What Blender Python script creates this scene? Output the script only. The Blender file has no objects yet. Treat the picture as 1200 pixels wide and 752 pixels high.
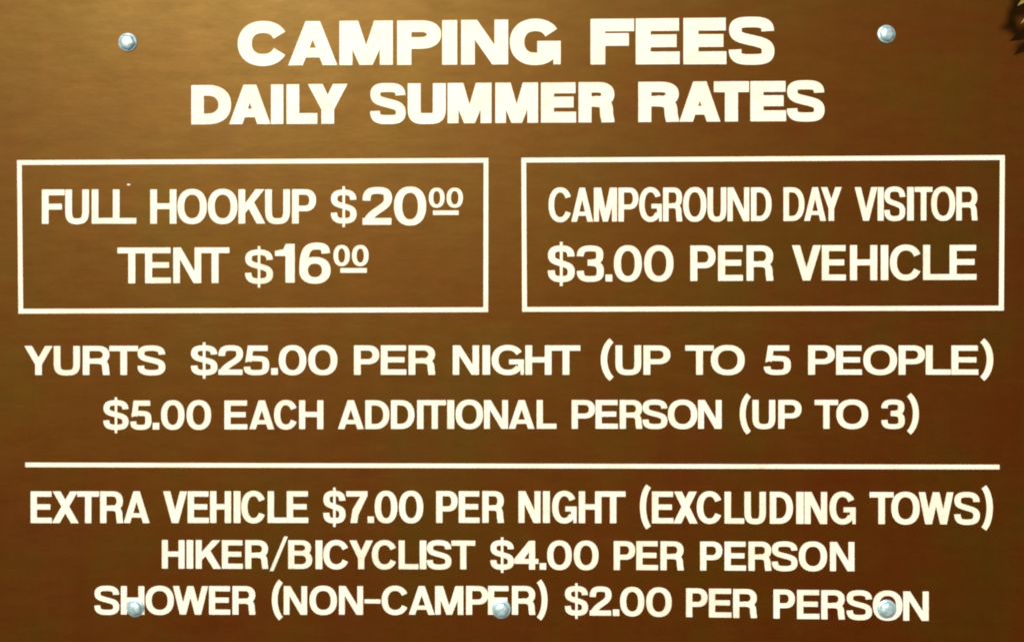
import bpy, bmesh, math, random
from mathutils import Vector
from mathutils.geometry import delaunay_2d_cdt
S = bpy.context.scene
COL = S.collection
R = math.radians

# ------------------------------------------------------------------ camera, sky, sun, exposure
CZ = 1.40                                   # height of the sign's centre above the ground
DIST, YAW = 1.30, R(1.6)
cam_data = bpy.data.cameras.new('camera')
cam = bpy.data.objects.new('camera', cam_data)
COL.objects.link(cam)
cam.location = (DIST*math.sin(YAW), -DIST*math.cos(YAW), CZ)
cam.rotation_euler = (math.pi/2, 0, YAW)
cam_data.sensor_width = 36
cam_data.lens = 36*DIST/1.2
cam_data.clip_start, cam_data.clip_end = 0.02, 3000
cam_data.dof.use_dof = True                 # hand-held snapshot, focus a little short of the sign
cam_data.dof.focus_distance = 1.105
cam_data.dof.aperture_fstop = 3.6
S.camera = cam

SUN_EL, SUN_AZ = R(23.5), R(14.5)               # azimuth: to the left of straight behind the camera
world = bpy.data.worlds.new('World')
S.world = world
world.use_nodes = True
wn = world.node_tree
bg = wn.nodes['Background']
sky = wn.nodes.new('ShaderNodeTexSky')
sky.sky_type = 'NISHITA'
sky.sun_disc = False
sky.sun_elevation = SUN_EL
sky.sun_rotation = math.pi + SUN_AZ
wn.links.new(sky.outputs[0], bg.inputs[0])
bg.inputs[1].default_value = 0.05
sun_data = bpy.data.lights.new('sun', 'SUN')
sun_data.energy = 4.8
sun_data.angle = R(0.53)
sun_data.color = (1.0, 0.89, 0.71)
sun = bpy.data.objects.new('sun', sun_data)
COL.objects.link(sun)
d = Vector((-math.sin(SUN_AZ)*math.cos(SUN_EL), -math.cos(SUN_AZ)*math.cos(SUN_EL), math.sin(SUN_EL)))
sun.rotation_euler = d.to_track_quat('Z', 'Y').to_euler()
sun.location = d*6 + Vector((0, 0, CZ))
S.view_settings.view_transform = 'Standard'
S.view_settings.look = 'None'
S.view_settings.exposure = 0.0
S.view_settings.gamma = 1.0

# ------------------------------------------------------------------ helpers
def link(o, parent=None):
    COL.objects.link(o)
    if parent: o.parent = parent
    return o
def mesh_obj(name, bm, mat, parent=None, smooth=False):
    me = bpy.data.meshes.new(name)
    bm.normal_update(); bm.to_mesh(me); bm.free()
    if mat: me.materials.append(mat)
    for p in me.polygons: p.use_smooth = smooth
    return link(bpy.data.objects.new(name, me), parent)
def empty(name, loc, label, cat):
    o = bpy.data.objects.new(name, None)
    o.location = loc; o.empty_display_size = .1
    o['label'] = label; o['category'] = cat
    return link(o)
def new_mat(name):
    m = bpy.data.materials.new(name); m.use_nodes = True
    nt = m.node_tree
    return m, nt, nt.nodes['Principled BSDF']
def noise(nt, scale, detail, rough, mapscale=None, rot=None):
    tc = nt.nodes.new('ShaderNodeTexCoord')
    mp = nt.nodes.new('ShaderNodeMapping')
    if mapscale: mp.inputs['Scale'].default_value = mapscale
    if rot: mp.inputs['Rotation'].default_value = rot
    n = nt.nodes.new('ShaderNodeTexNoise')
    n.inputs['Scale'].default_value = scale
    n.inputs['Detail'].default_value = detail
    n.inputs['Roughness'].default_value = rough
    nt.links.new(tc.outputs['Object'], mp.inputs['Vector'])
    nt.links.new(mp.outputs['Vector'], n.inputs['Vector'])
    return n
def ramp(nt, src, stops):
    r = nt.nodes.new('ShaderNodeValToRGB')
    e = r.color_ramp.elements
    while len(e) < len(stops): e.new(.5)
    for el, (p, c) in zip(e, stops):
        el.position = p
        el.color = (c, c, c, 1) if isinstance(c, (int, float)) else (*c, 1)
    nt.links.new(src, r.inputs[0])
    return r
def mix(nt, kind, fac, a, b):
    m = nt.nodes.new('ShaderNodeMix'); m.data_type = 'RGBA'; m.blend_type = kind
    if hasattr(fac, 'is_linked') or not isinstance(fac, (int, float)): nt.links.new(fac, m.inputs[0])
    else: m.inputs[0].default_value = fac
    nt.links.new(a, m.inputs[6])
    if isinstance(b, tuple): m.inputs[7].default_value = (*b, 1)
    else: nt.links.new(b, m.inputs[7])
    return m.outputs[2]

# ------------------------------------------------------------------ materials
S1R, S1L, S1T = .52, .75, (1.0, .41, .0)     # roughness, level, tint of the broad sheen
S2R, S2L, S2T = .385, .46, (1.0, .84, .34)    # and of the tight one
def panel_material():
    m, nt, b = new_mat('brown_sign_enamel')
    blot = noise(nt, 6.5, 6, .66)
    base = ramp(nt, blot.outputs['Fac'], [(.34, (.042, .0026, .0005)), (.50, (.040, .0072, .0003)), (.66, (.031, .0125, .0003))])
    streak = noise(nt, 9, 5, .65, (1.2, 1, 22))
    st = ramp(nt, streak.outputs['Fac'], [(.3, .91), (.7, 1.08)])
    c = mix(nt, 'MULTIPLY', 1.0, base.outputs[0], st.outputs[0])
    grain = noise(nt, 240, 3, .7)
    gr = ramp(nt, grain.outputs['Fac'], [(.3, .84), (.7, 1.16)])
    c = mix(nt, 'MULTIPLY', 1.0, c, gr.outputs[0])
    drip = noise(nt, 10, 5, .6, (5, 1, .35))
    dr = ramp(nt, drip.outputs['Fac'], [(.3, .90), (.7, 1.09)])
    c = mix(nt, 'MULTIPLY', 1.0, c, dr.outputs[0])
    bn = noise(nt, 90, 4, .62, (.8, 1, 2.2))
    bp = nt.nodes.new('ShaderNodeBump')
    bp.inputs['Strength'].default_value = .05; bp.inputs['Distance'].default_value = .0012
    nt.links.new(bn.outputs['Fac'], bp.inputs['Height'])
    # weathered enamel: a broad brown sheen and a tighter straw-coloured one
    b2 = nt.nodes.new('ShaderNodeBsdfPrincipled')
    wear = noise(nt, 3.2, 5, .6, (1, 1, 1.7))
    rn = noise(nt, 14, 4, .6, (1, 1, 2.5))
    mott = noise(nt, 34, 7, .74, (.6, 1, 2.0))
    for q, rough, lev, tint in ((b, S1R, S1L, S1T), (b2, S2R, S2L, S2T)):
        rr = ramp(nt, rn.outputs['Fac'], [(.3, rough-.025), (.7, rough+.025)])
        nt.links.new(c, q.inputs['Base Color'])
        nt.links.new(rr.outputs[0], q.inputs['Roughness'])
        q.inputs['Specular Tint'].default_value = (*tint, 1)
        lv = ramp(nt, mott.outputs['Fac'], [(.28, lev*.82), (.72, lev*1.18)])
        nt.links.new(lv.outputs[0], q.inputs['Specular IOR Level'])
        nt.links.new(bp.outputs[0], q.inputs['Normal'])
    ms = nt.nodes.new('ShaderNodeMixShader')
    wf = ramp(nt, wear.outputs['Fac'], [(.3, .44), (.7, .56)])
    nt.links.new(wf.outputs[0], ms.inputs[0])
    nt.links.new(b.outputs[0], ms.inputs[1]); nt.links.new(b2.outputs[0], ms.inputs[2])
    nt.links.new(ms.outputs[0], nt.nodes['Material Output'].inputs['Surface'])
    return m
def letter_material():
    m, nt, b = new_mat('cream_white_vinyl')
    n = noise(nt, 16, 6, .7)
    r = ramp(nt, n.outputs['Fac'], [(.30, (.70, .65, .55)), (.5, (.79, .77, .70)), (.72, (.82, .81, .76))])
    w = noise(nt, 420, 3, .7)
    s = ramp(nt, w.outputs['Fac'], [(.30, .80), (.5, 1.0)])
    nt.links.new(mix(nt, 'MULTIPLY', 1.0, r.outputs[0], s.outputs[0]), b.inputs['Base Color'])
    b.inputs['Roughness'].default_value = .5
    return m
def zinc_material():
    m, nt, b = new_mat('galvanised_steel')
    n = noise(nt, 220, 3, .6)
    r = ramp(nt, n.outputs['Fac'], [(.3, (.34, .55, .68)), (.7, (.58, .77, .86))])  # blue of the reflected sky is put into the steel's base colour
    nt.links.new(r.outputs[0], b.inputs['Base Color'])
    b.inputs['Metallic'].default_value = .55
    q = ramp(nt, n.outputs['Fac'], [(.3, .34), (.7, .52)])
    nt.links.new(q.outputs[0], b.inputs['Roughness'])
    return m
def plain(name, c0, c1, scale, rough=.7, mapscale=None):
    m, nt, b = new_mat(name)
    n = noise(nt, scale, 5, .6, mapscale)
    r = ramp(nt, n.outputs['Fac'], [(.3, c0), (.7, c1)])
    nt.links.new(r.outputs[0], b.inputs['Base Color'])
    b.inputs['Roughness'].default_value = rough
    return m
M_PANEL, M_LETTER, M_ZINC = panel_material(), letter_material(), zinc_material()
M_TIMBER = plain('weathered_timber', (.10, .065, .04), (.20, .14, .09), 14, .8, (6, 6, .5))
M_GROUND = plain('dry_grass_ground', (.055, .06, .025), (.12, .10, .05), 3, .95)
M_LEAF = plain('yellow_green_leaf', (.16, .15, .02), (.30, .24, .04), 30, .45)
M_BARK = plain('bark', (.06, .04, .025), (.13, .09, .06), 60, .85)

# ------------------------------------------------------------------ measured layout of the sign face, millimetres from its centre
WORDS = [
 ('CAMPING', [
   ('C',-323.4,-263.6,300.8,51.6,0.315,0.275), ('A',-263.6,-205.5,300.6,51.8,0.315,0.275), ('M',-203,-140,300.5,52,0.315,0.275), 
   ('P',-134.9,-83.2,300.3,52.1,0.315,0.275), ('I',-81.9,-64.3,300.2,52.2,0.315,0.275), ('N',-59.6,-4.5,300.1,52.4,0.315,0.275), 
   ('G',-2.5,57,299.8,52.8,0.315,0.275),  ]),
 ('FEES', [
   ('F',91.9,142.6,299.3,53.3,0.315,0.275), ('E',144.6,195.6,299.1,53.6,0.315,0.275), ('E',200,249.8,298.8,54,0.315,0.275), 
   ('S',252.7,305.4,298.6,54.3,0.315,0.275),  ]),
 ('DAILY', [
   ('D',-378.7,-331.5,231.8,46.2,0.315,0.27), ('A',-333.5,-284.8,231.8,46.3,0.315,0.27), ('I',-284,-269.4,231.7,46.5,0.315,0.27), 
   ('L',-265.6,-229.2,231.7,46.6,0.315,0.27), ('Y',-240.3,-193.4,231.7,46.7,0.315,0.27),  ]),
 ('SUMMER', [
   ('S',-166.7,-124.9,231.6,46.9,0.315,0.27), ('U',-122.4,-77.7,231.5,47.1,0.315,0.27), ('M',-75.5,-24,231.6,47.1,0.315,0.27), 
   ('M',-19.5,30.5,231.7,47,0.315,0.27), ('E',34,74.9,231.7,46.9,0.315,0.27), ('R',77.9,120.2,231.8,46.9,0.315,0.27), 
    ]),
 ('RATES', [
   ('R',147.6,195.3,231.9,46.8,0.315,0.27), ('A',195.3,242.8,232,46.8,0.315,0.27), ('T',235.4,276,232,46.7,0.315,0.27), 
   ('E',277.7,318.9,232.1,46.7,0.315,0.27), ('S',319.9,363.3,232.1,46.7,0.315,0.27),  ]),
 ('FULL', [
   ('F',-557.3,-530.2,115,40.5,0.205,0.175), ('U',-529.2,-501,115,40.4,0.205,0.175), ('L',-497.5,-471.9,115,40.4,0.205,0.175), 
   ('L',-472.3,-444.4,114.9,40.4,0.205,0.175),  ]),
 ('HOOKUP', [
   ('H',-427.6,-396.5,114.8,40.4,0.205,0.175), ('O',-395.2,-360.4,114.8,40.3,0.205,0.175), ('O',-358.9,-323.9,114.7,40.3,0.205,0.175), 
   ('K',-322.6,-290.9,114.7,40.3,0.205,0.175), ('U',-290.9,-261.6,114.6,40.2,0.205,0.175), ('P',-259,-230.7,114.6,40.2,0.205,0.175), 
    ]),
 ('$20 00', [
   ('$',-213.1,-182.8,115,38.7,0.2,0.17), ('2',-175.7,-141,112.9,43.6,0.225,0.19), ('0',-138.5,-100.8,112.5,44.4,0.225,0.18), 
   ('0',-97.5,-79.2,133,22.8,0.235,0.185), ('0',-76.7,-57.6,132.9,22.8,0.235,0.185), ('_',-92.7,-62.6,124.2,5.2,1,1), 
    ]),
 ('TENT', [
   ('T',-466.8,-432.7,44.5,42.1,0.205,0.165), ('E',-433.7,-403.1,44.6,42,0.205,0.165), ('N',-400.1,-367,44.7,41.9,0.205,0.165), 
   ('T',-367.5,-333.5,44.8,41.8,0.205,0.165),  ]),
 ('$16 00', [
   ('$',-314.7,-281.8,44.3,39.2,0.2,0.17), ('1',-279.3,-256,45.1,45.5,0.25,0.18), ('6',-250.4,-213.6,44.5,46.9,0.225,0.18), 
   ('0',-210,-190.9,64.8,24.1,0.235,0.185), ('0',-188.1,-168.7,64.7,24.1,0.235,0.185), ('_',-202,-170.7,56.6,5.4,1,1), 
    ]),
 ('CAMPGROUND', [
   ('C',43,69.9,115.9,39.6,0.168,0.155), ('A',69.4,94.8,115.9,39.6,0.168,0.155), ('M',95.8,122.7,116,39.5,0.168,0.155), 
   ('P',124.4,147.6,116,39.5,0.168,0.155), ('G',148.6,174.9,116,39.4,0.168,0.155), ('R',176.4,198.7,116,39.4,0.168,0.155), 
   ('O',199.7,226.7,116,39.3,0.168,0.155), ('U',228,249.8,116.1,39.3,0.168,0.155), ('N',251.2,276.3,116.1,39.2,0.168,0.155), 
   ('D',278.4,302.1,116.1,39.2,0.168,0.155),  ]),
 ('DAY', [
   ('D',316,340.1,116.1,39.1,0.168,0.155), ('A',339.9,365,116.2,39,0.168,0.155), ('Y',359.3,383,116.2,39,0.168,0.155), 
    ]),
 ('VISITOR', [
   ('V',398.2,424.3,116.2,38.9,0.168,0.155), ('I',424.6,431.4,116.2,38.9,0.168,0.155), ('S',432.1,456.2,116.3,38.8,0.168,0.155), 
   ('I',458.6,466,116.3,38.8,0.168,0.155), ('T',467.1,487.5,116.3,38.8,0.168,0.155), ('O',486.1,513.5,116.3,38.7,0.168,0.155), 
   ('R',514.9,539.2,116.3,38.7,0.168,0.155),  ]),
 ('$3.00', [
   ('$',42,73.4,46,41.6,0.205,0.175), ('3',75.9,107.3,46.1,41.5,0.205,0.175), ('.',109.3,117.2,46.2,41.5,0.205,0.175), 
   ('0',119.2,151.6,46.3,41.4,0.205,0.175), ('0',154.5,188.3,46.4,41.3,0.205,0.175),  ]),
 ('PER', [
   ('P',208.1,237.2,46.6,41.2,0.205,0.175), ('E',240.3,269,46.7,41.1,0.205,0.175), ('R',273.3,304.4,46.8,41,0.205,0.175), 
    ]),
 ('VEHICLE', [
   ('V',325.8,359.3,47,40.9,0.205,0.175), ('E',360.3,387.9,47.1,40.8,0.205,0.175), ('H',392.8,424,47.2,40.7,0.205,0.175), 
   ('I',428.2,436.7,47.3,40.6,0.205,0.175), ('C',438.7,475.3,47.4,40.5,0.205,0.175), ('L',476.8,507.6,47.5,40.5,0.205,0.175), 
   ('E',507.3,537.9,47.6,40.4,0.205,0.175),  ]),
 ('YURTS', [
   ('Y',-578.3,-544.5,-63.9,34.3,0.24,0.19), ('U',-543,-511.8,-63.9,34.3,0.24,0.19), ('R',-508.2,-476,-63.8,34.3,0.24,0.19), 
   ('T',-476.5,-442.3,-63.7,34.3,0.24,0.19), ('S',-442.8,-409.7,-63.7,34.3,0.24,0.19),  ]),
 ('$25.00', [
   ('$',-379.2,-347.7,-63.5,34.3,0.24,0.19), ('2',-346.4,-317.3,-63.4,34.3,0.24,0.19), ('5',-316.3,-286.2,-63.4,34.4,0.24,0.19), 
   ('.',-283.8,-276,-63.3,34.4,0.24,0.19), ('0',-274.7,-242.3,-63.3,34.4,0.24,0.19), ('0',-239.8,-205.5,-63.2,34.4,0.24,0.19), 
    ]),
 ('PER', [
   ('P',-185.8,-156.1,-63.1,34.4,0.24,0.19), ('E',-154.1,-124.1,-63,34.4,0.24,0.19), ('R',-121.4,-89.9,-63,34.4,0.24,0.19), 
    ]),
 ('NIGHT', [
   ('N',-69.4,-38.7,-62.9,34.3,0.24,0.19), ('I',-34.5,-25.7,-62.8,34.3,0.24,0.19), ('G',-23.7,14,-62.8,34.3,0.24,0.19), 
   ('H',15.7,46.3,-62.8,34.3,0.24,0.19), ('T',46.5,79.9,-62.7,34.2,0.24,0.19),  ]),
 ('(UP', [
   ('(',102.3,119.2,-62.7,34.2,0.24,0.19), ('U',121,150.9,-62.6,34.2,0.24,0.19), ('P',153.6,184.8,-62.6,34.1,0.24,0.19), 
    ]),
 ('TO', [
   ('T',202.2,235.2,-62.5,34.1,0.24,0.19), ('O',231.9,271,-62.5,34.1,0.24,0.19),  ]),
 ('5', [
   ('5',293.3,324.4,-62.4,34,0.24,0.19),  ]),
 ('PEOPLE)', [
   ('P',344.6,375.1,-62.3,34,0.24,0.19), ('E',376.8,406.3,-62.3,33.9,0.24,0.19), ('O',408.1,446.8,-62.2,33.9,0.24,0.19), 
   ('P',448.8,478.9,-62.2,33.9,0.24,0.19), ('L',479.9,508.6,-62.1,33.8,0.24,0.19), ('E',509.3,539.9,-62.1,33.8,0.24,0.19), 
   (')',541.8,558.7,-62.1,33.8,0.24,0.19),  ]),
 ('$5.00', [
   ('$',-483.7,-453.6,-128.2,34.1,0.222,0.185), ('5',-451.5,-426.3,-128.1,34.1,0.222,0.185), ('.',-424.7,-416.9,-128,34.1,0.222,0.185), 
   ('0',-414.8,-387,-127.9,34,0.222,0.185), ('0',-384.3,-355.3,-127.8,34,0.222,0.185),  ]),
 ('EACH', [
   ('E',-339.3,-312.2,-127.6,33.9,0.222,0.185), ('A',-309.7,-280.3,-127.4,33.9,0.222,0.185), ('C',-280.3,-252.5,-127.3,33.9,0.222,0.185), 
   ('H',-250.7,-222.1,-127.1,33.8,0.222,0.185),  ]),
 ('ADDITIONAL', [
   ('A',-204.7,-174.4,-126.9,33.8,0.222,0.185), ('D',-172.4,-144.2,-126.8,33.7,0.222,0.185), ('D',-142.2,-114.6,-126.6,33.7,0.222,0.185), 
   ('I',-111.3,-104,-126.5,33.6,0.222,0.185), ('T',-103.8,-77.5,-126.4,33.6,0.222,0.185), ('I',-75.9,-67.8,-126.3,33.6,0.222,0.185), 
   ('O',-66.1,-34,-126.2,33.6,0.222,0.185), ('N',-32.7,-4.7,-126.1,33.5,0.222,0.185), ('A',-3.7,26.3,-126,33.5,0.222,0.185), 
   ('L',29,52,-125.9,33.5,0.222,0.185),  ]),
 ('PERSON', [
   ('P',69.9,97.1,-125.8,33.5,0.222,0.185), ('E',97.8,123.7,-125.7,33.5,0.222,0.185), ('R',126,152.3,-125.6,33.5,0.222,0.185), 
   ('S',152.4,181.4,-125.5,33.4,0.222,0.185), ('O',182.1,216.1,-125.5,33.4,0.222,0.185), ('N',217.1,244.3,-125.4,33.4,0.222,0.185), 
    ]),
 ('(UP', [
   ('(',264.3,278.4,-125.3,33.4,0.222,0.185), ('U',280.1,306.4,-125.2,33.4,0.222,0.185), ('P',310,336.7,-125.1,33.4,0.222,0.185), 
    ]),
 ('TO', [
   ('T',352,379,-125,33.4,0.222,0.185), ('O',377.1,413.5,-124.9,33.4,0.222,0.185),  ]),
 ('3)', [
   ('3',428.9,455.7,-124.8,33.4,0.222,0.185), (')',457.9,473.3,-124.7,33.4,0.222,0.185),  ]),
 ('EXTRA', [
   ('E',-570.8,-545.5,-239.1,37.4,0.208,0.175), ('X',-545.2,-513.3,-239,37.4,0.208,0.175), ('T',-514.8,-488.8,-238.8,37.4,0.208,0.175), 
   ('R',-487.5,-460,-238.7,37.4,0.208,0.175), ('A',-459.4,-428.6,-238.5,37.4,0.208,0.175),  ]),
 ('VEHICLE', [
   ('V',-412.3,-383.8,-238.2,37.3,0.208,0.175), ('E',-383,-357.9,-238.1,37.3,0.208,0.175), ('H',-356.3,-331.5,-237.9,37.3,0.208,0.175), 
   ('I',-328.4,-320.3,-237.8,37.3,0.208,0.175), ('C',-319.3,-290.2,-237.7,37.2,0.208,0.175), ('L',-287.9,-265.6,-237.5,37.2,0.208,0.175), 
   ('E',-265.3,-240,-237.4,37.2,0.208,0.175),  ]),
 ('$7.00', [
   ('$',-222.1,-195.9,-237.2,37.2,0.208,0.175), ('7',-194.9,-170,-237,37.1,0.208,0.175), ('.',-169.7,-162.3,-236.9,37.1,0.208,0.175), 
   ('0',-161.3,-134.7,-236.8,37.1,0.208,0.175), ('0',-132.7,-104.3,-236.7,37.1,0.208,0.175),  ]),
 ('PER', [
   ('P',-88.9,-63.8,-236.4,37.1,0.208,0.175), ('E',-62.4,-38,-236.3,37,0.208,0.175), ('R',-34.7,-9.3,-236.1,37,0.208,0.175), 
    ]),
 ('NIGHT', [
   ('N',7.7,33.3,-236,37,0.208,0.175), ('I',36.3,44.3,-235.9,37,0.208,0.175), ('G',47,75.6,-235.9,37,0.208,0.175), 
   ('H',78.2,104.5,-235.9,37,0.208,0.175), ('T',103.8,132.7,-235.8,37,0.208,0.175),  ]),
 ('(EXCLUDING', [
   ('(',148.6,162.2,-235.8,37,0.208,0.175), ('E',163.5,188.3,-235.7,37,0.208,0.175), ('X',188.3,216.4,-235.7,37,0.208,0.175), 
   ('C',215.6,245.1,-235.6,37,0.208,0.175), ('L',247.8,270.5,-235.6,37,0.208,0.175), ('U',270.8,295.5,-235.6,37,0.208,0.175), 
   ('D',300.2,326.8,-235.5,37,0.208,0.175), ('I',330.8,339.3,-235.5,37,0.208,0.175), ('N',340.3,366.2,-235.5,37,0.208,0.175), 
   ('G',369.2,399.2,-235.4,37,0.208,0.175),  ]),
 ('TOWS)', [
   ('T',415.4,442.9,-235.3,37,0.208,0.175), ('O',440.3,472.8,-235.3,37,0.208,0.175), ('W',471.7,511.5,-235.2,37,0.208,0.175), 
   ('S',512.5,541.8,-235.2,37,0.208,0.175), (')',543.8,557.5,-235.2,37,0.208,0.175),  ]),
 ('HIKER/BICYCLIST', [
   ('H',-413.8,-386.8,-292,33.5,0.222,0.185), ('I',-384.3,-376.5,-291.9,33.5,0.222,0.185), ('K',-373.4,-343.3,-291.9,33.5,0.222,0.185), 
   ('E',-342.3,-317.6,-291.8,33.5,0.222,0.185), ('R',-314.5,-287.2,-291.6,33.5,0.222,0.185), ('/',-285.6,-264.1,-291.5,33.5,0.222,0.185), 
   ('B',-263.6,-235.3,-291.4,33.5,0.222,0.185), ('I',-231.2,-223.2,-291.4,33.5,0.222,0.185), ('C',-222.1,-191.4,-291.3,33.5,0.222,0.185), 
   ('Y',-191.1,-163.6,-291.2,33.5,0.222,0.185), ('C',-164.6,-134.9,-291.1,33.5,0.222,0.185), ('L',-133.1,-109.8,-291,33.5,0.222,0.185), 
   ('I',-108.3,-100.6,-290.9,33.5,0.222,0.185), ('S',-100,-71.1,-290.8,33.5,0.222,0.185), ('T',-71.1,-43.1,-290.7,33.5,0.222,0.185), 
    ]),
 ('$4.00', [
   ('$',-25.3,2.3,-290.5,33.5,0.222,0.185), ('4',2.7,31,-290.5,33.5,0.222,0.185), ('.',32.5,40,-290.5,33.5,0.222,0.185), 
   ('0',41.3,69.9,-290.4,33.5,0.222,0.185), ('0',72.4,101.1,-290.4,33.5,0.222,0.185),  ]),
 ('PER', [
   ('P',119,143.9,-290.4,33.6,0.222,0.185), ('E',145.3,170.4,-290.3,33.6,0.222,0.185), ('R',173.4,200.5,-290.3,33.6,0.222,0.185), 
    ]),
 ('PERSON', [
   ('P',219.5,245.1,-290.3,33.6,0.222,0.185), ('E',247.8,272.5,-290.2,33.6,0.222,0.185), ('R',275.5,302.1,-290.2,33.7,0.222,0.185), 
   ('S',302.4,332.2,-290.2,33.7,0.222,0.185), ('O',333.7,366.2,-290.1,33.7,0.222,0.185), ('N',369.7,397.7,-290.1,33.7,0.222,0.185), 
    ]),
 ('SHOWER', [
   ('S',-494.4,-464.8,-346.8,33.4,0.222,0.185), ('H',-462.7,-434.7,-346.6,33.4,0.222,0.185), ('O',-433.2,-399.6,-346.4,33.4,0.222,0.185), 
   ('W',-400.6,-358.9,-346.1,33.4,0.222,0.185), ('E',-357.6,-332.5,-345.9,33.4,0.222,0.185), ('R',-329.7,-302.4,-345.7,33.4,0.222,0.185), 
    ]),
 ('(NON-CAMPER)', [
   ('(',-284.3,-269.7,-345.4,33.4,0.222,0.185), ('N',-268.9,-241.3,-345.3,33.4,0.222,0.185), ('O',-238.3,-206,-345,33.4,0.222,0.185), 
   ('N',-203.5,-175.2,-344.8,33.4,0.222,0.185), ('-',-173.4,-154.6,-344.6,33.4,0.222,0.185), ('C',-153.1,-121.4,-344.4,33.4,0.222,0.185), 
   ('A',-121.1,-90.9,-344.2,33.4,0.222,0.185), ('M',-90.2,-57.1,-344,33.4,0.222,0.185), ('P',-53.8,-28,-343.8,33.5,0.222,0.185), 
   ('E',-28,-3.7,-343.6,33.5,0.222,0.185), ('R',0,27.5,-343.4,33.5,0.222,0.185), (')',29,42.5,-343.3,33.5,0.222,0.185), 
    ]),
 ('$2.00', [
   ('$',61.9,88.9,-343.5,33.4,0.222,0.185), ('2',90.9,116.3,-343.7,33.4,0.222,0.185), ('.',118,125.4,-343.9,33.4,0.222,0.185), 
   ('0',126.4,154.5,-344,33.4,0.222,0.185), ('0',156.8,186.3,-344.3,33.4,0.222,0.185),  ]),
 ('PER', [
   ('P',203.2,228,-344.7,33.4,0.222,0.185), ('E',229.7,255.7,-344.9,33.4,0.222,0.185), ('R',257.7,285.4,-345.2,33.5,0.222,0.185), 
    ]),
 ('PERSON', [
   ('P',304.4,329.1,-345.6,33.6,0.222,0.185), ('E',331.7,357.4,-345.9,33.6,0.222,0.185), ('R',359.6,386.9,-346.1,33.7,0.222,0.185), 
   ('S',388.9,418.1,-346.4,33.7,0.222,0.185), ('O',419.1,453,-346.7,33.8,0.222,0.185), ('N',454,483.1,-347,33.8,0.222,0.185), 
    ]),
]
FRAMES = [('left', [(-587.2, 190.4), (-27.7, 190.8), (-28.0, 10.5), (-585.5, 8.8)]), ('right', [(11.0, 190.8), (570.4, 191.6), (569.2, 12.1), (12.0, 10.8)])]
RULE = [(-577.3, -167.7), (564.3, -166.1), (564.3, -171.4), (-577.3, -173.0)]
BOLTS = [((-454.6, 329.2), 1), ((434.6, 332.4), 1), ((-445.9, -338.7), 0), ((-12.5, -337.1), 0), ((435.1, -333.9), 0)]
FLECK = (-453.6, 161.1)

# ------------------------------------------------------------------ letters: each is a union of plain polygons in a W x H box
def bez(p0, segs, n=14):
    pts = [p0]
    for s in segs:
        a = pts[-1]
        if len(s) == 1: pts.append(s[0]); continue
        c1, c2, e = s
        for i in range(1, n+1):
            t = i/n; u = 1-t
            pts.append((u*u*u*a[0]+3*u*u*t*c1[0]+3*u*t*t*c2[0]+t*t*t*e[0], u*u*u*a[1]+3*u*u*t*c1[1]+3*u*t*t*c2[1]+t*t*t*e[1]))
    return pts
def stroke(pts, v, h):
    Lf, Rt = [], []
    n = len(pts)
    for i, p in enumerate(pts):
        a = pts[max(0, i-1)]; b = pts[min(n-1, i+1)]
        tx, ty = b[0]-a[0], b[1]-a[1]; l = math.hypot(tx, ty) or 1
        nx, ny = -ty/l, tx/l
        w = math.hypot(v/2*nx, h/2*ny)
        Lf.append((p[0]+nx*w, p[1]+ny*w)); Rt.append((p[0]-nx*w, p[1]-ny*w))
    out = []                                   # a chain of quads: never self-overlapping
    for i in range(n-1): out.append([Lf[i], Rt[i], Rt[i+1], Lf[i+1]])
    return out
def box(x0, y0, x1, y1): return [(x0, y0), (x1, y0), (x1, y1), (x0, y1)]
def sgp(c, e): return math.copysign(abs(c)**e, c)
def arc(cx, cy, rx, ry, a0, a1, n=28, e=.88):
    return [(cx+rx*sgp(math.cos(a0+(a1-a0)*i/n), e), cy+ry*sgp(math.sin(a0+(a1-a0)*i/n), e)) for i in range(n+1)]
def ring(cx, cy, rx, ry, v, h, a0=0, a1=2*math.pi, n=48):
    o = arc(cx, cy, rx, ry, a0, a1, n); k = arc(cx, cy, max(rx-v, .3), max(ry-h, .3), a0, a1, n)
    return [[o[i], o[i+1], k[i+1], k[i]] for i in range(n)]
def bowl(x0, y0, x1, y1, v, h, rx):
    cy = (y0+y1)/2; ry = (y1-y0)/2; cx = x1-rx
    P = ring(cx, cy, rx, ry, v, h, -math.pi/2, math.pi/2, 24)
    return P + [box(x0, y0, cx, y0+h), box(x0, y1-h, cx, y1)]
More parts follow.
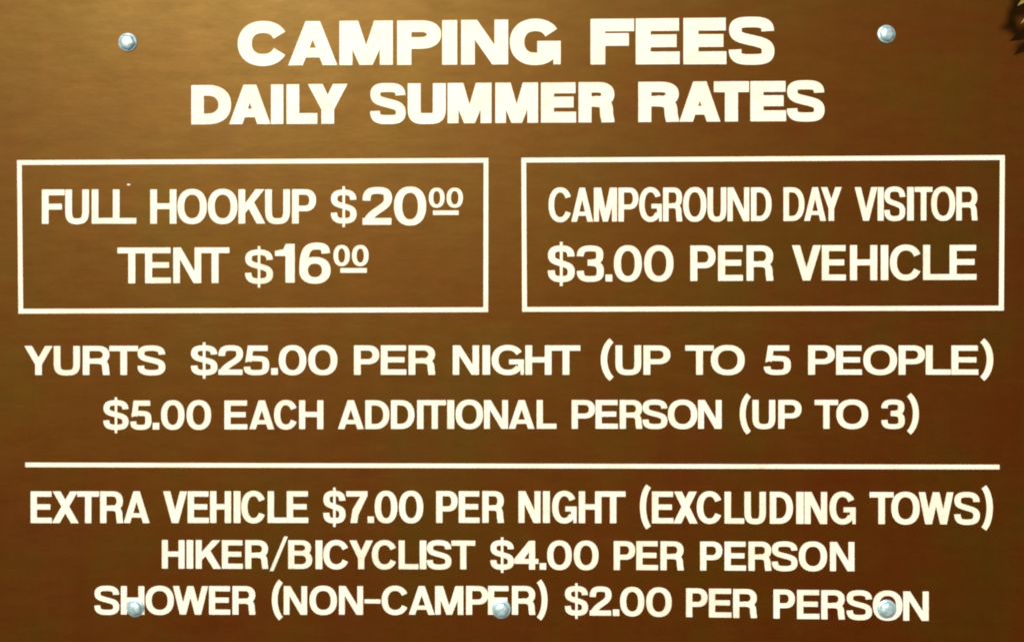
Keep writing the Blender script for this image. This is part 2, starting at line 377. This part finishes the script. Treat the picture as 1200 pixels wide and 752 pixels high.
def glyph(c, W, H, v, h):
    o = H*.014                                  # overshoot of round letters
    if c == 'A':
        lw = min(v*1.04, W*.40); a = lw*.98
        f = lambda y: (W/2-a/2)*y/H
        y0, y1 = .175*H, .175*H+h*.8
        return [[(0, 0), (lw, 0), (W/2+a/2, H), (W/2-a/2, H)], [(W-lw, 0), (W, 0), (W/2+a/2, H), (W/2-a/2, H)],
                [(f(y0)+lw*.5, y0), (W-f(y0)-lw*.5, y0), (W-f(y1)-lw*.5, y1), (f(y1)+lw*.5, y1)]]
    if c == 'B':
        return [box(0, 0, v, H)] + bowl(v*.6, .47*H, W*.95, H, v*.95, h*.9, W*.42) + bowl(v*.6, 0, W, .47*H+h*.9, v, h*.9, W*.46)
    if c == 'C':
        return ring(W/2, H/2, W/2, H/2+o, v, h, R(38), R(322)) if False else stroke(arc((W)/2, H/2, W/2-v/2, H/2+o-h/2, R(27), R(333), 56, .9), v, h)
    if c == 'D': return [box(0, 0, v, H)] + bowl(v*.6, 0, W, H, v, h, W*.60)
    if c == 'E': return [box(0, 0, v, H), box(v*.5, 0, W, h), box(v*.5, H-h, W*.985, H), box(v*.5, (H-h)/2+.01*H, W*.93, (H+h)/2+.01*H)]
    if c == 'F': return [box(0, 0, v, H), box(v*.5, H-h, W, H), box(v*.5, .43*H-h*.08, W*.88, .43*H+h*.92)]
    if c == 'G':
        return stroke(arc(W*.5, H/2, W/2-v/2, H/2+o-h/2, R(30), R(326), 56, .9), v, h) + [box(W-v*.5, 0, W, .52*H), box(W-v*.88, .22*H, W, .52*H), box(W*.54, .52*H-h*.92, W, .52*H)]
    if c == 'H': return [box(0, 0, v, H), box(W-v, 0, W, H), box(v*.5, H*.51-h/2, W-v*.5, H*.51+h/2)]
    if c == 'I': return [box(0, 0, W, H)]
    if c == 'K':
        return [box(0, 0, v, H), [(v*.9, .28*H), (W*.97, H), (W*.97-v*1.35, H), (v*.9, .56*H)], [(W-v*1.28, 0), (W, 0), (W*.58, .62*H), (W*.58-v*.85, .45*H)]]
    if c == 'L': return [box(0, 0, v, H), box(v*.5, 0, W, h)]
    if c == 'M':
        k = min(v, W*.27); a = k*.46
        return [box(0, 0, k*.92, H), box(W-k*.92, 0, W, H), [(0, H), (k*1.32, H), (W/2+a, 0), (W/2-a, 0)], [(W-k*1.32, H), (W, H), (W/2+a, 0), (W/2-a, 0)]]
    if c == 'N':
        k = v*1.1
        return [box(0, 0, v*.95, H), box(W-v*.95, 0, W, H), [(0, H), (k, H), (W, 0), (W-k, 0)]]
    if c == 'O': return ring(W/2, H/2, W/2, H/2+o, v*1.02, h)
    if c == '0': return ring(W/2, H/2, W/2, H/2+o, v, h*.95)
    if c == 'P': return [box(0, 0, v, H)] + bowl(v*.6, .36*H, W, H, v, h*.95, W*.46)
    if c == 'R':
        leg = bez((W*.45, .40*H+h*.45), [((W*.78, .40*H+h*.45), (W-v*.66, .40*H), (W-v*.64, .22*H)), ((W-v*.63, .12*H), (W-v*.53, .10*H), (W-v*.53, 0))])
        return [box(0, 0, v, H)] + bowl(v*.6, .39*H, W*.985, H, v, h*.95, W*.44) + stroke(leg, v, h)
    if c in 'S$':
        v = min(v, W*.275); h = min(h, H*.225)
        a, z = v*.5, .5*h
        p = bez((W-a*1.06, .705*H), [((W-a*1.06, .88*H), (W*.73, H+o-z), (W*.5, H+o-z)), ((W*.25, H+o-z), (a*1.05, .89*H), (a*1.05, .735*H)),
            ((a*1.05, .585*H), (W*.27, .565*H), (W*.5, .512*H)), ((W*.75, .455*H), (W-a, .43*H), (W-a, .275*H)),
            ((W-a, .11*H), (W*.75, z-o), (W*.5, z-o)), ((W*.24, z-o), (a, .12*H), (a, .315*H))])
        out = stroke(p, v, h)
        if c == '$': out.append(box(W/2-v*.2, -.125*H, W/2+v*.2, 1.115*H))
        return out
    if c == 'T': return [box(0, H-h, W, H), box(W/2-v/2, 0, W/2+v/2, H)]
    if c == 'U':
        a, z = v/2, h/2
        return stroke(bez((a, H), [((a, .38*H),), ((a, .11*H), (W*.26, z-o), (W/2, z-o)), ((W*.74, z-o), (W-a, .11*H), (W-a, .38*H)), ((W-a, H),)]), v, h)
    if c == 'V':
        lw, a = v*1.14, v*.53
        return [[(0, H), (lw, H), (W/2+a, 0), (W/2-a, 0)], [(W-lw, H), (W, H), (W/2+a, 0), (W/2-a, 0)]]
    if c == 'W':
        k = v*1.02; q = .285*W
        return [[(0, H), (k, H), (q+k/2, 0), (q-k/2, 0)], [(W/2-k/2, H), (W/2+k/2, H), (q+k/2, 0), (q-k/2, 0)],
                [(W-k, H), (W, H), (W-q+k/2, 0), (W-q-k/2, 0)], [(W/2-k/2, H), (W/2+k/2, H), (W-q+k/2, 0), (W-q-k/2, 0)]]
    if c == 'X':
        k = v*1.24
        return [[(0, 0), (k, 0), (W*.97, H), (W*.97-k, H)], [(W-k, 0), (W, 0), (W*.03+k, H), (W*.03, H)]]
    if c == 'Y':
        k = v*1.15; a = v/2
        return [[(0, H), (k, H), (W/2+a, .40*H), (W/2-a, .36*H)], [(W-k, H), (W, H), (W/2+a, .36*H), (W/2-a, .40*H)], box(W/2-a, 0, W/2+a, .41*H)]
    if c == '1': return [box(W-v, 0, W, H), [(0, .69*H), (W-v*.5, .69*H), (W-v*.5, H), (W-v*.95, H), (W*.42, .86*H), (0, .82*H)]]
    if c == '2':
        a, z = v/2, h/2
        p = bez((a, .65*H), [((a, .88*H), (W*.25, H+o-z), (W*.5, H+o-z)), ((W*.78, H+o-z), (W-a, .88*H), (W-a, .70*H)), ((W-a, .44*H), (W*.30, .40*H), (a*1.15, h*.4))])
        return stroke(p, v, h) + [box(0, 0, W*.98, h)]
    if c == '3':
        a, z = v/2, h/2
        u = bez((a, .71*H), [((a, .88*H), (W*.25, H+o-z), (W*.48, H+o-z)), ((W*.76, H+o-z), (W-a*1.15, .90*H), (W-a*1.15, .745*H)), ((W-a*1.15, .58*H), (W*.76, .535*H), (W*.40, .535*H))])
        l = bez((W*.40, .525*H), [((W*.78, .525*H), (W-a, .46*H), (W-a, .285*H)), ((W-a, .10*H), (W*.76, z-o), (W*.48, z-o)), ((W*.22, z-o), (a, .12*H), (a, .30*H))])
        return stroke(u, v, h*.95) + stroke(l, v, h*.95)
    if c == '4':
        s = W*.86-v
        return [box(s, 0, s+v, H), box(0, .20*H, W, .20*H+h*.95), [(0, .20*H), (v*1.05, .20*H), (s+v*.5, .76*H), (s+v*.5, H), (s, H), (0, .36*H)]]
    if c == '5':
        a, z = v/2, h/2
        p = bez((W*.13+a*.4, .47*H), [((W*.22, .60*H), (W*.36, .645*H-z), (W*.52, .645*H-z)), ((W*.80, .645*H-z), (W-a, .52*H), (W-a, .32*H)), ((W-a, .11*H), (W*.76, z-o), (W*.48, z-o)), ((W*.22, z-o), (a, .11*H), (a, .275*H))])
        return stroke(p, v, h*.95) + [box(W*.16, H-h, W*.94, H), [(W*.16, H), (W*.16+v*.85, H), (W*.12+v*.75, .50*H), (W*.06, .42*H)]]
    if c == '6':
        a, z = v/2, h/2
        p = bez((a, .32*H), [((a, .80*H), (W*.25, H+o-z), (W*.54, H+o-z)), ((W*.80, H+o-z), (W-a*1.2, .88*H), (W-a*1.1, .745*H))])
        return stroke(p, v, h) + ring(W/2, .32*H, W/2, .32*H+o, v, h*.95)
    if c == '7': return [box(0, H-h, W, H), [(W*.20, 0), (W*.20+v*1.08, 0), (W*.20+v*1.25, .25*H), (W, .86*H), (W, H), (W-v*1.1, H), (W-v*1.1, .84*H), (W*.30, .42*H)]]
    if c == '.': return [box(0, 0, W, W*1.0)]
    if c == '-': return [box(0, .395*H, W, .535*H)]
    if c == '_': return [box(0, 0, W, H)]
    if c == '/': return [[(0, -.08*H), (v*.62, -.08*H), (W, 1.13*H), (W-v*.62, 1.13*H)]]
    if c == '(' or c == ')':
        p = bez((W-v*.36, 1.17*H), [((v*.30, .88*H), (v*.30, .16*H), (W-v*.36, -.14*H))], 24)
        if c == ')': p = [(W-x, y) for x, y in p]
        return stroke(p, v*.95, v*.75)
    raise ValueError(c)

MM = .001
def extrude_polys(bm, polys, x0, y0, depth, shear=0.0):
    """one letter: union of the polygons, front at -Y, standing on the panel face"""
    verts, edges = [], []
    for P in polys:
        k = len(verts); n = len(P)
        edges += [(k+i, k+(i+1) % n) for i in range(n)]
        verts += [Vector(p) for p in P]
    vs, es, tris, *_ = delaunay_2d_cdt(verts, edges, [], 0, 1e-4)
    bbs = [(min(p[0] for p in P), max(p[0] for p in P), min(p[1] for p in P), max(p[1] for p in P), P) for P in polys]
    def covered(x, y):
        for a, b, c, d, P in bbs:
            if not (a <= x <= b and c <= y <= d): continue
            w = 0; n = len(P)
            for i in range(n):
                p, q = P[i], P[(i+1) % n]
                if (p[1] <= y) != (q[1] <= y):
                    s = (q[0]-p[0])*(y-p[1])-(x-p[0])*(q[1]-p[1])
                    if p[1] <= y and s > 0: w += 1
                    elif p[1] > y and s < 0: w -= 1
            if w: return True
        return False
    fs = []
    for f in tris:
        cx = sum(vs[i].x for i in f)/len(f); cy = sum(vs[i].y for i in f)/len(f)
        if covered(cx, cy): fs.append(f)
    F = [bm.verts.new(((x0+v.x)*MM, -depth*MM, (y0+v.y+shear*v.x)*MM)) for v in vs]
    B = {}
    count = {}
    for f in fs:
        for i in range(len(f)):
            a, b = f[i], f[(i+1) % len(f)]
            count[(a, b)] = 1
    for f in fs:
        try: bm.faces.new([F[i] for i in f])
        except ValueError: pass
    for (a, b) in list(count):
        if (b, a) not in count:
            for i in (a, b):
                if i not in B: B[i] = bm.verts.new((F[i].co.x, .0004, F[i].co.z))
            bm.faces.new([F[b], F[a], B[a], B[b]])

# ------------------------------------------------------------------ ground
bm = bmesh.new()
bmesh.ops.create_grid(bm, x_segments=2, y_segments=2, size=400)
g = mesh_obj('ground', bm, M_GROUND); g['kind'] = 'structure'

# ------------------------------------------------------------------ the sign
sign = empty('fee_sign', (0, 0, 0), 'brown campground fee board with cream white lettering, two boxed panels and five steel bolts', 'sign')
def up(o): o.location.z = CZ; return o
def rounded_slab(x0, y0, x1, y1, r, front, back, edge):
    """rounded rectangle slab in mm, softened front edge; returns bmesh"""
    bm = bmesh.new()
    def loop(inset, y):
        pts = []
        rr = r-inset
        for cx, cy, a in ((x1-r, y1-r, 0), (x0+r, y1-r, 90), (x0+r, y0+r, 180), (x1-r, y0+r, 270)):
            for k in range(13):
                t = R(a+90*k/12); pts.append((cx+rr*math.cos(t), cy+rr*math.sin(t)))
        return [bm.verts.new((p[0]*MM, y*MM, p[1]*MM)) for p in pts]
    loops = [loop(edge*(1-math.sin(R(q))), front+edge*(1-math.cos(R(q)))) for q in (0, 30, 60, 90)] + [loop(0, back)]
    n = len(loops[0])
    bm.faces.new(loops[0]); bm.faces.new(loops[-1][::-1])
    for A, Bq in zip(loops, loops[1:]):
        for i in range(n): bm.faces.new([A[i], Bq[i], Bq[(i+1) % n], A[(i+1) % n]])
    bmesh.ops.recalc_face_normals(bm, faces=bm.faces)
    return bm
up(mesh_obj('panel', rounded_slab(-640, -412, 632, 404, 24, 0, 16, 2.5), M_PANEL, sign))

for text, glyphs in WORDS:
    bm = bmesh.new()
    for i, (ch, x0, x1, y0, H, v, h) in enumerate(glyphs):
        extrude_polys(bm, glyph(ch, x1-x0, H, v*H*(1.02 if v > .3 else .95), h*H*(1.0 if v > .3 else .95)), x0, y0, .8+.08*(i % 3))
    o = up(mesh_obj('word', bm, M_LETTER, sign)); o['label'] = 'cream white lettering reading ' + text

def frame_polys(P, w):
    (tl, tr, br, bl) = P
    ins = [(tl[0]+w, tl[1]-w), (tr[0]-w, tr[1]-w), (br[0]-w, br[1]+w), (bl[0]+w, bl[1]+w)]
    return [[P[i], P[(i+1) % 4], ins[(i+1) % 4], ins[i]] for i in range(4)]
for which, P in FRAMES:
    bm = bmesh.new(); extrude_polys(bm, frame_polys(P, 5.5), 0, 0, .7)
    o = up(mesh_obj('border_frame', bm, M_LETTER, sign))
    o['label'] = 'cream outlined box round the %s' % ('hookup and tent prices' if which == 'left' else 'day visitor price')
bm = bmesh.new(); extrude_polys(bm, [list(RULE)], 0, 0, .7)
up(mesh_obj('divider_line', bm, M_LETTER, sign))
bm = bmesh.new(); extrude_polys(bm, [arc(0, 0, 2.0, 1.0, 0, 2*math.pi, 10, 1)[:-1]], FLECK[0], FLECK[1], .5)
up(mesh_obj('paint_fleck', bm, M_LETTER, sign))

def lathe(profile, seg=40, mod=0.0):
    """profile (radius mm, height mm) turned about the panel normal (-Y)"""
    bm = bmesh.new(); rings = []
    for r, hh in profile:
        if r < 1e-6: rings.append([bm.verts.new((0, -hh*MM, 0))]); continue
        rings.append([bm.verts.new((r*MM*math.cos(2*math.pi*k/seg), -hh*MM, r*MM*math.sin(2*math.pi*k/seg))) for k in range(seg)])
    for A, Bq in zip(rings, rings[1:]):
        for k in range(seg):
            j = (k+1) % seg
            if len(Bq) == 1: bm.faces.new([A[k], A[j], Bq[0]])
            else: bm.faces.new([A[k], A[j], Bq[j], Bq[k]])
    bmesh.ops.recalc_face_normals(bm, faces=bm.faces)
    return bm
def bolt(x, z, s, turn):
    """zinc hex-shouldered bolt with a low rounded crown over a dished washer"""
    dome = [(8.0*math.cos(R(a)), 3.4+2.3*math.sin(R(a))) for a in (8, 20, 32, 44, 56, 68, 80)] + [(0, 5.7)]
    bm = lathe([(8.9, .6), (8.9, 2.9), (8.6, 3.3)]+dome, 48)
    for v in bm.verts:                          # six soft flats and small dents
        a = math.atan2(v.co.z, v.co.x); k = math.hypot(v.co.x, v.co.z)/(.0089)
        f = s*(1-.075*k*(1-abs(math.cos(3*a)))+.012*math.sin(5*a+turn*7))
        v.co.x *= f; v.co.z *= f
    b = mesh_obj('bolt', bm, M_ZINC, sign, True)
    w = mesh_obj('washer', lathe([(q*s, hh) for q, hh in [(10.9, -.4), (10.9, 1.0), (10.4, 1.5), (8.0, 1.9)]]), M_ZINC, b, True)
    b.location = (x*MM, 0, CZ+z*MM)
    b.rotation_euler = (R(2.5*math.sin(turn*3)), turn, R(2.5*math.cos(turn*5)))
for (x, z), turn in zip([p for p, _ in BOLTS], (.2, 1.3, .75, 2.1, 1.75)): bolt(x, z, 1.0+.03*math.sin(turn*4), turn)

def prism(x0, y0, z0, x1, y1, z1, bev=.004):
    bm = bmesh.new(); bmesh.ops.create_cube(bm, size=1)
    for v in bm.verts: v.co = ((x0+x1)/2+v.co.x*(x1-x0), (y0+y1)/2+v.co.y*(y1-y0), (z0+z1)/2+v.co.z*(z1-z0))
    bmesh.ops.bevel(bm, geom=bm.edges[:], offset=bev, segments=2, affect='EDGES')
    return bm
for x in (-.447, .437): mesh_obj('post', prism(x-.045, .018, -.02, x+.045, .108, 1.76), M_TIMBER, sign)
mesh_obj('rail', prism(-.400, .020, 1.03, .390, .060, 1.12), M_TIMBER, sign)

# ------------------------------------------------------------------ leafy shrub whose branch reaches the sign's top right corner
rnd = random.Random(4)
shrub = empty('shrub', (.86, .12, 0), 'yellow green leafy shrub whose twigs reach the top right corner of the brown sign', 'shrub')
stems = bmesh.new(); leaves = bmesh.new()
def tube(bm, pts, r0, r1, seg=6):
    rings = []
    n = len(pts)
    for i, p in enumerate(pts):
        t = (pts[min(n-1, i+1)]-pts[max(0, i-1)]).normalized()
        a = t.orthogonal().normalized(); b = t.cross(a); r = r0+(r1-r0)*i/(n-1)
        rings.append([bm.verts.new(p+(a*math.cos(2*math.pi*k/seg)+b*math.sin(2*math.pi*k/seg))*r) for k in range(seg)])
    for A, Bq in zip(rings, rings[1:]):
        for k in range(seg): bm.faces.new([A[k], A[(k+1) % seg], Bq[(k+1) % seg], Bq[k]])
    bm.faces.new(rings[-1])
def leaf(bm, p, dirv, L, w):
    dirv = dirv.normalized(); side = dirv.cross(Vector((rnd.uniform(-.4, .4), -1, rnd.uniform(-.2, .6)))).normalized()
    nrm = side.cross(dirv)
    prof = [(0, .08), (.2, .75), (.45, 1), (.75, .62), (1, 0)]
    prev = None
    for t, k in prof:
        c = p+dirv*L*t-nrm*L*.18*t*t
        cur = [bm.verts.new(c-side*w*k+nrm*w*.35*k), bm.verts.new(c), bm.verts.new(c+side*w*k+nrm*w*.35*k)] if k else [bm.verts.new(c)]
        if prev:
            if len(cur) == 3:
                bm.faces.new([prev[0], prev[1], cur[1], cur[0]]); bm.faces.new([prev[1], prev[2], cur[2], cur[1]])
            else:
                bm.faces.new([prev[0], prev[1], cur[0]]); bm.faces.new([prev[1], prev[2], cur[0]])
        prev = cur
def branch(a, b, sag, n, r, nl, L):
    pts = [a.lerp(b, i/n)+Vector((0, 0, sag*math.sin(math.pi*i/n))) for i in range(n+1)]
    tube(stems, pts, r, r*.4)
    for k in range(nl):
        t = .25+.75*(k+rnd.random()*.6)/nl; i = min(n-1, int(t*n)); p = pts[i].lerp(pts[i+1], t*n-i)
        d = (pts[i+1]-pts[i]).normalized()+Vector((rnd.uniform(-1, 1), rnd.uniform(-.8, .8), rnd.uniform(-.7, .7)))
        leaf(leaves, p, d, L*rnd.uniform(.7, 1.15), L*.24)
base = Vector((0, 0, 0))
for k in range(9):
    ang = k*.7; top = Vector((.10*math.cos(ang)+.03, .12*math.sin(ang), 1.45+.5*rnd.random()))
    branch(base+Vector((.02*math.cos(ang), .02*math.sin(ang), 0)), top, .02, 8, .008, 34, .055)
# the twig over the sign's corner hangs in front of the panel
O = Vector((.86, .12, 0))
def W_(x, y, z): return Vector((x, y, CZ+z))-O
branch(W_(.90, .06, .30), W_(.385, -1.00, .775), .14, 14, .006, 0, .036)  # added out-of-view branch, carries the leaves that shadow the corner
branch(W_(.90, .05, .16), W_(.640, -.090, .310), .03, 8, .004, 12, .034)
branch(W_(.92, .04, .30), W_(.590, -.075, .395), .02, 8, .003, 4, .030)
for k in range(150):                           # unseen leaf spray on the arching branch, added to shadow the panel corner
    a = rnd.uniform(0, 2*math.pi); q = .046*rnd.random()**.95
    p = W_(.375+q*math.cos(a), -1.0+rnd.uniform(-.10, .10), math.tan(SUN_EL)/math.cos(SUN_AZ)+.330+q*math.sin(a)*.9)
    e = p+Vector((rnd.uniform(-1, 1), rnd.uniform(-.4, .4), rnd.uniform(-1, .6)))
    leaf(leaves, p, e-p, rnd.uniform(.016, .024), rnd.uniform(.005, .0075))
for a, b, w in (((.600, -.075, .385), (.5595, -.066, .3475), .0075), ((.606, -.062, .366), (.5640, -.060, .3330), .006)):
    p, e = W_(*a), W_(*b)
    leaf(leaves, p, e-p, (e-p).length, w)
st = mesh_obj('stem', stems, M_BARK, shrub, True)
lf = mesh_obj('foliage', leaves, M_LEAF, shrub, True)
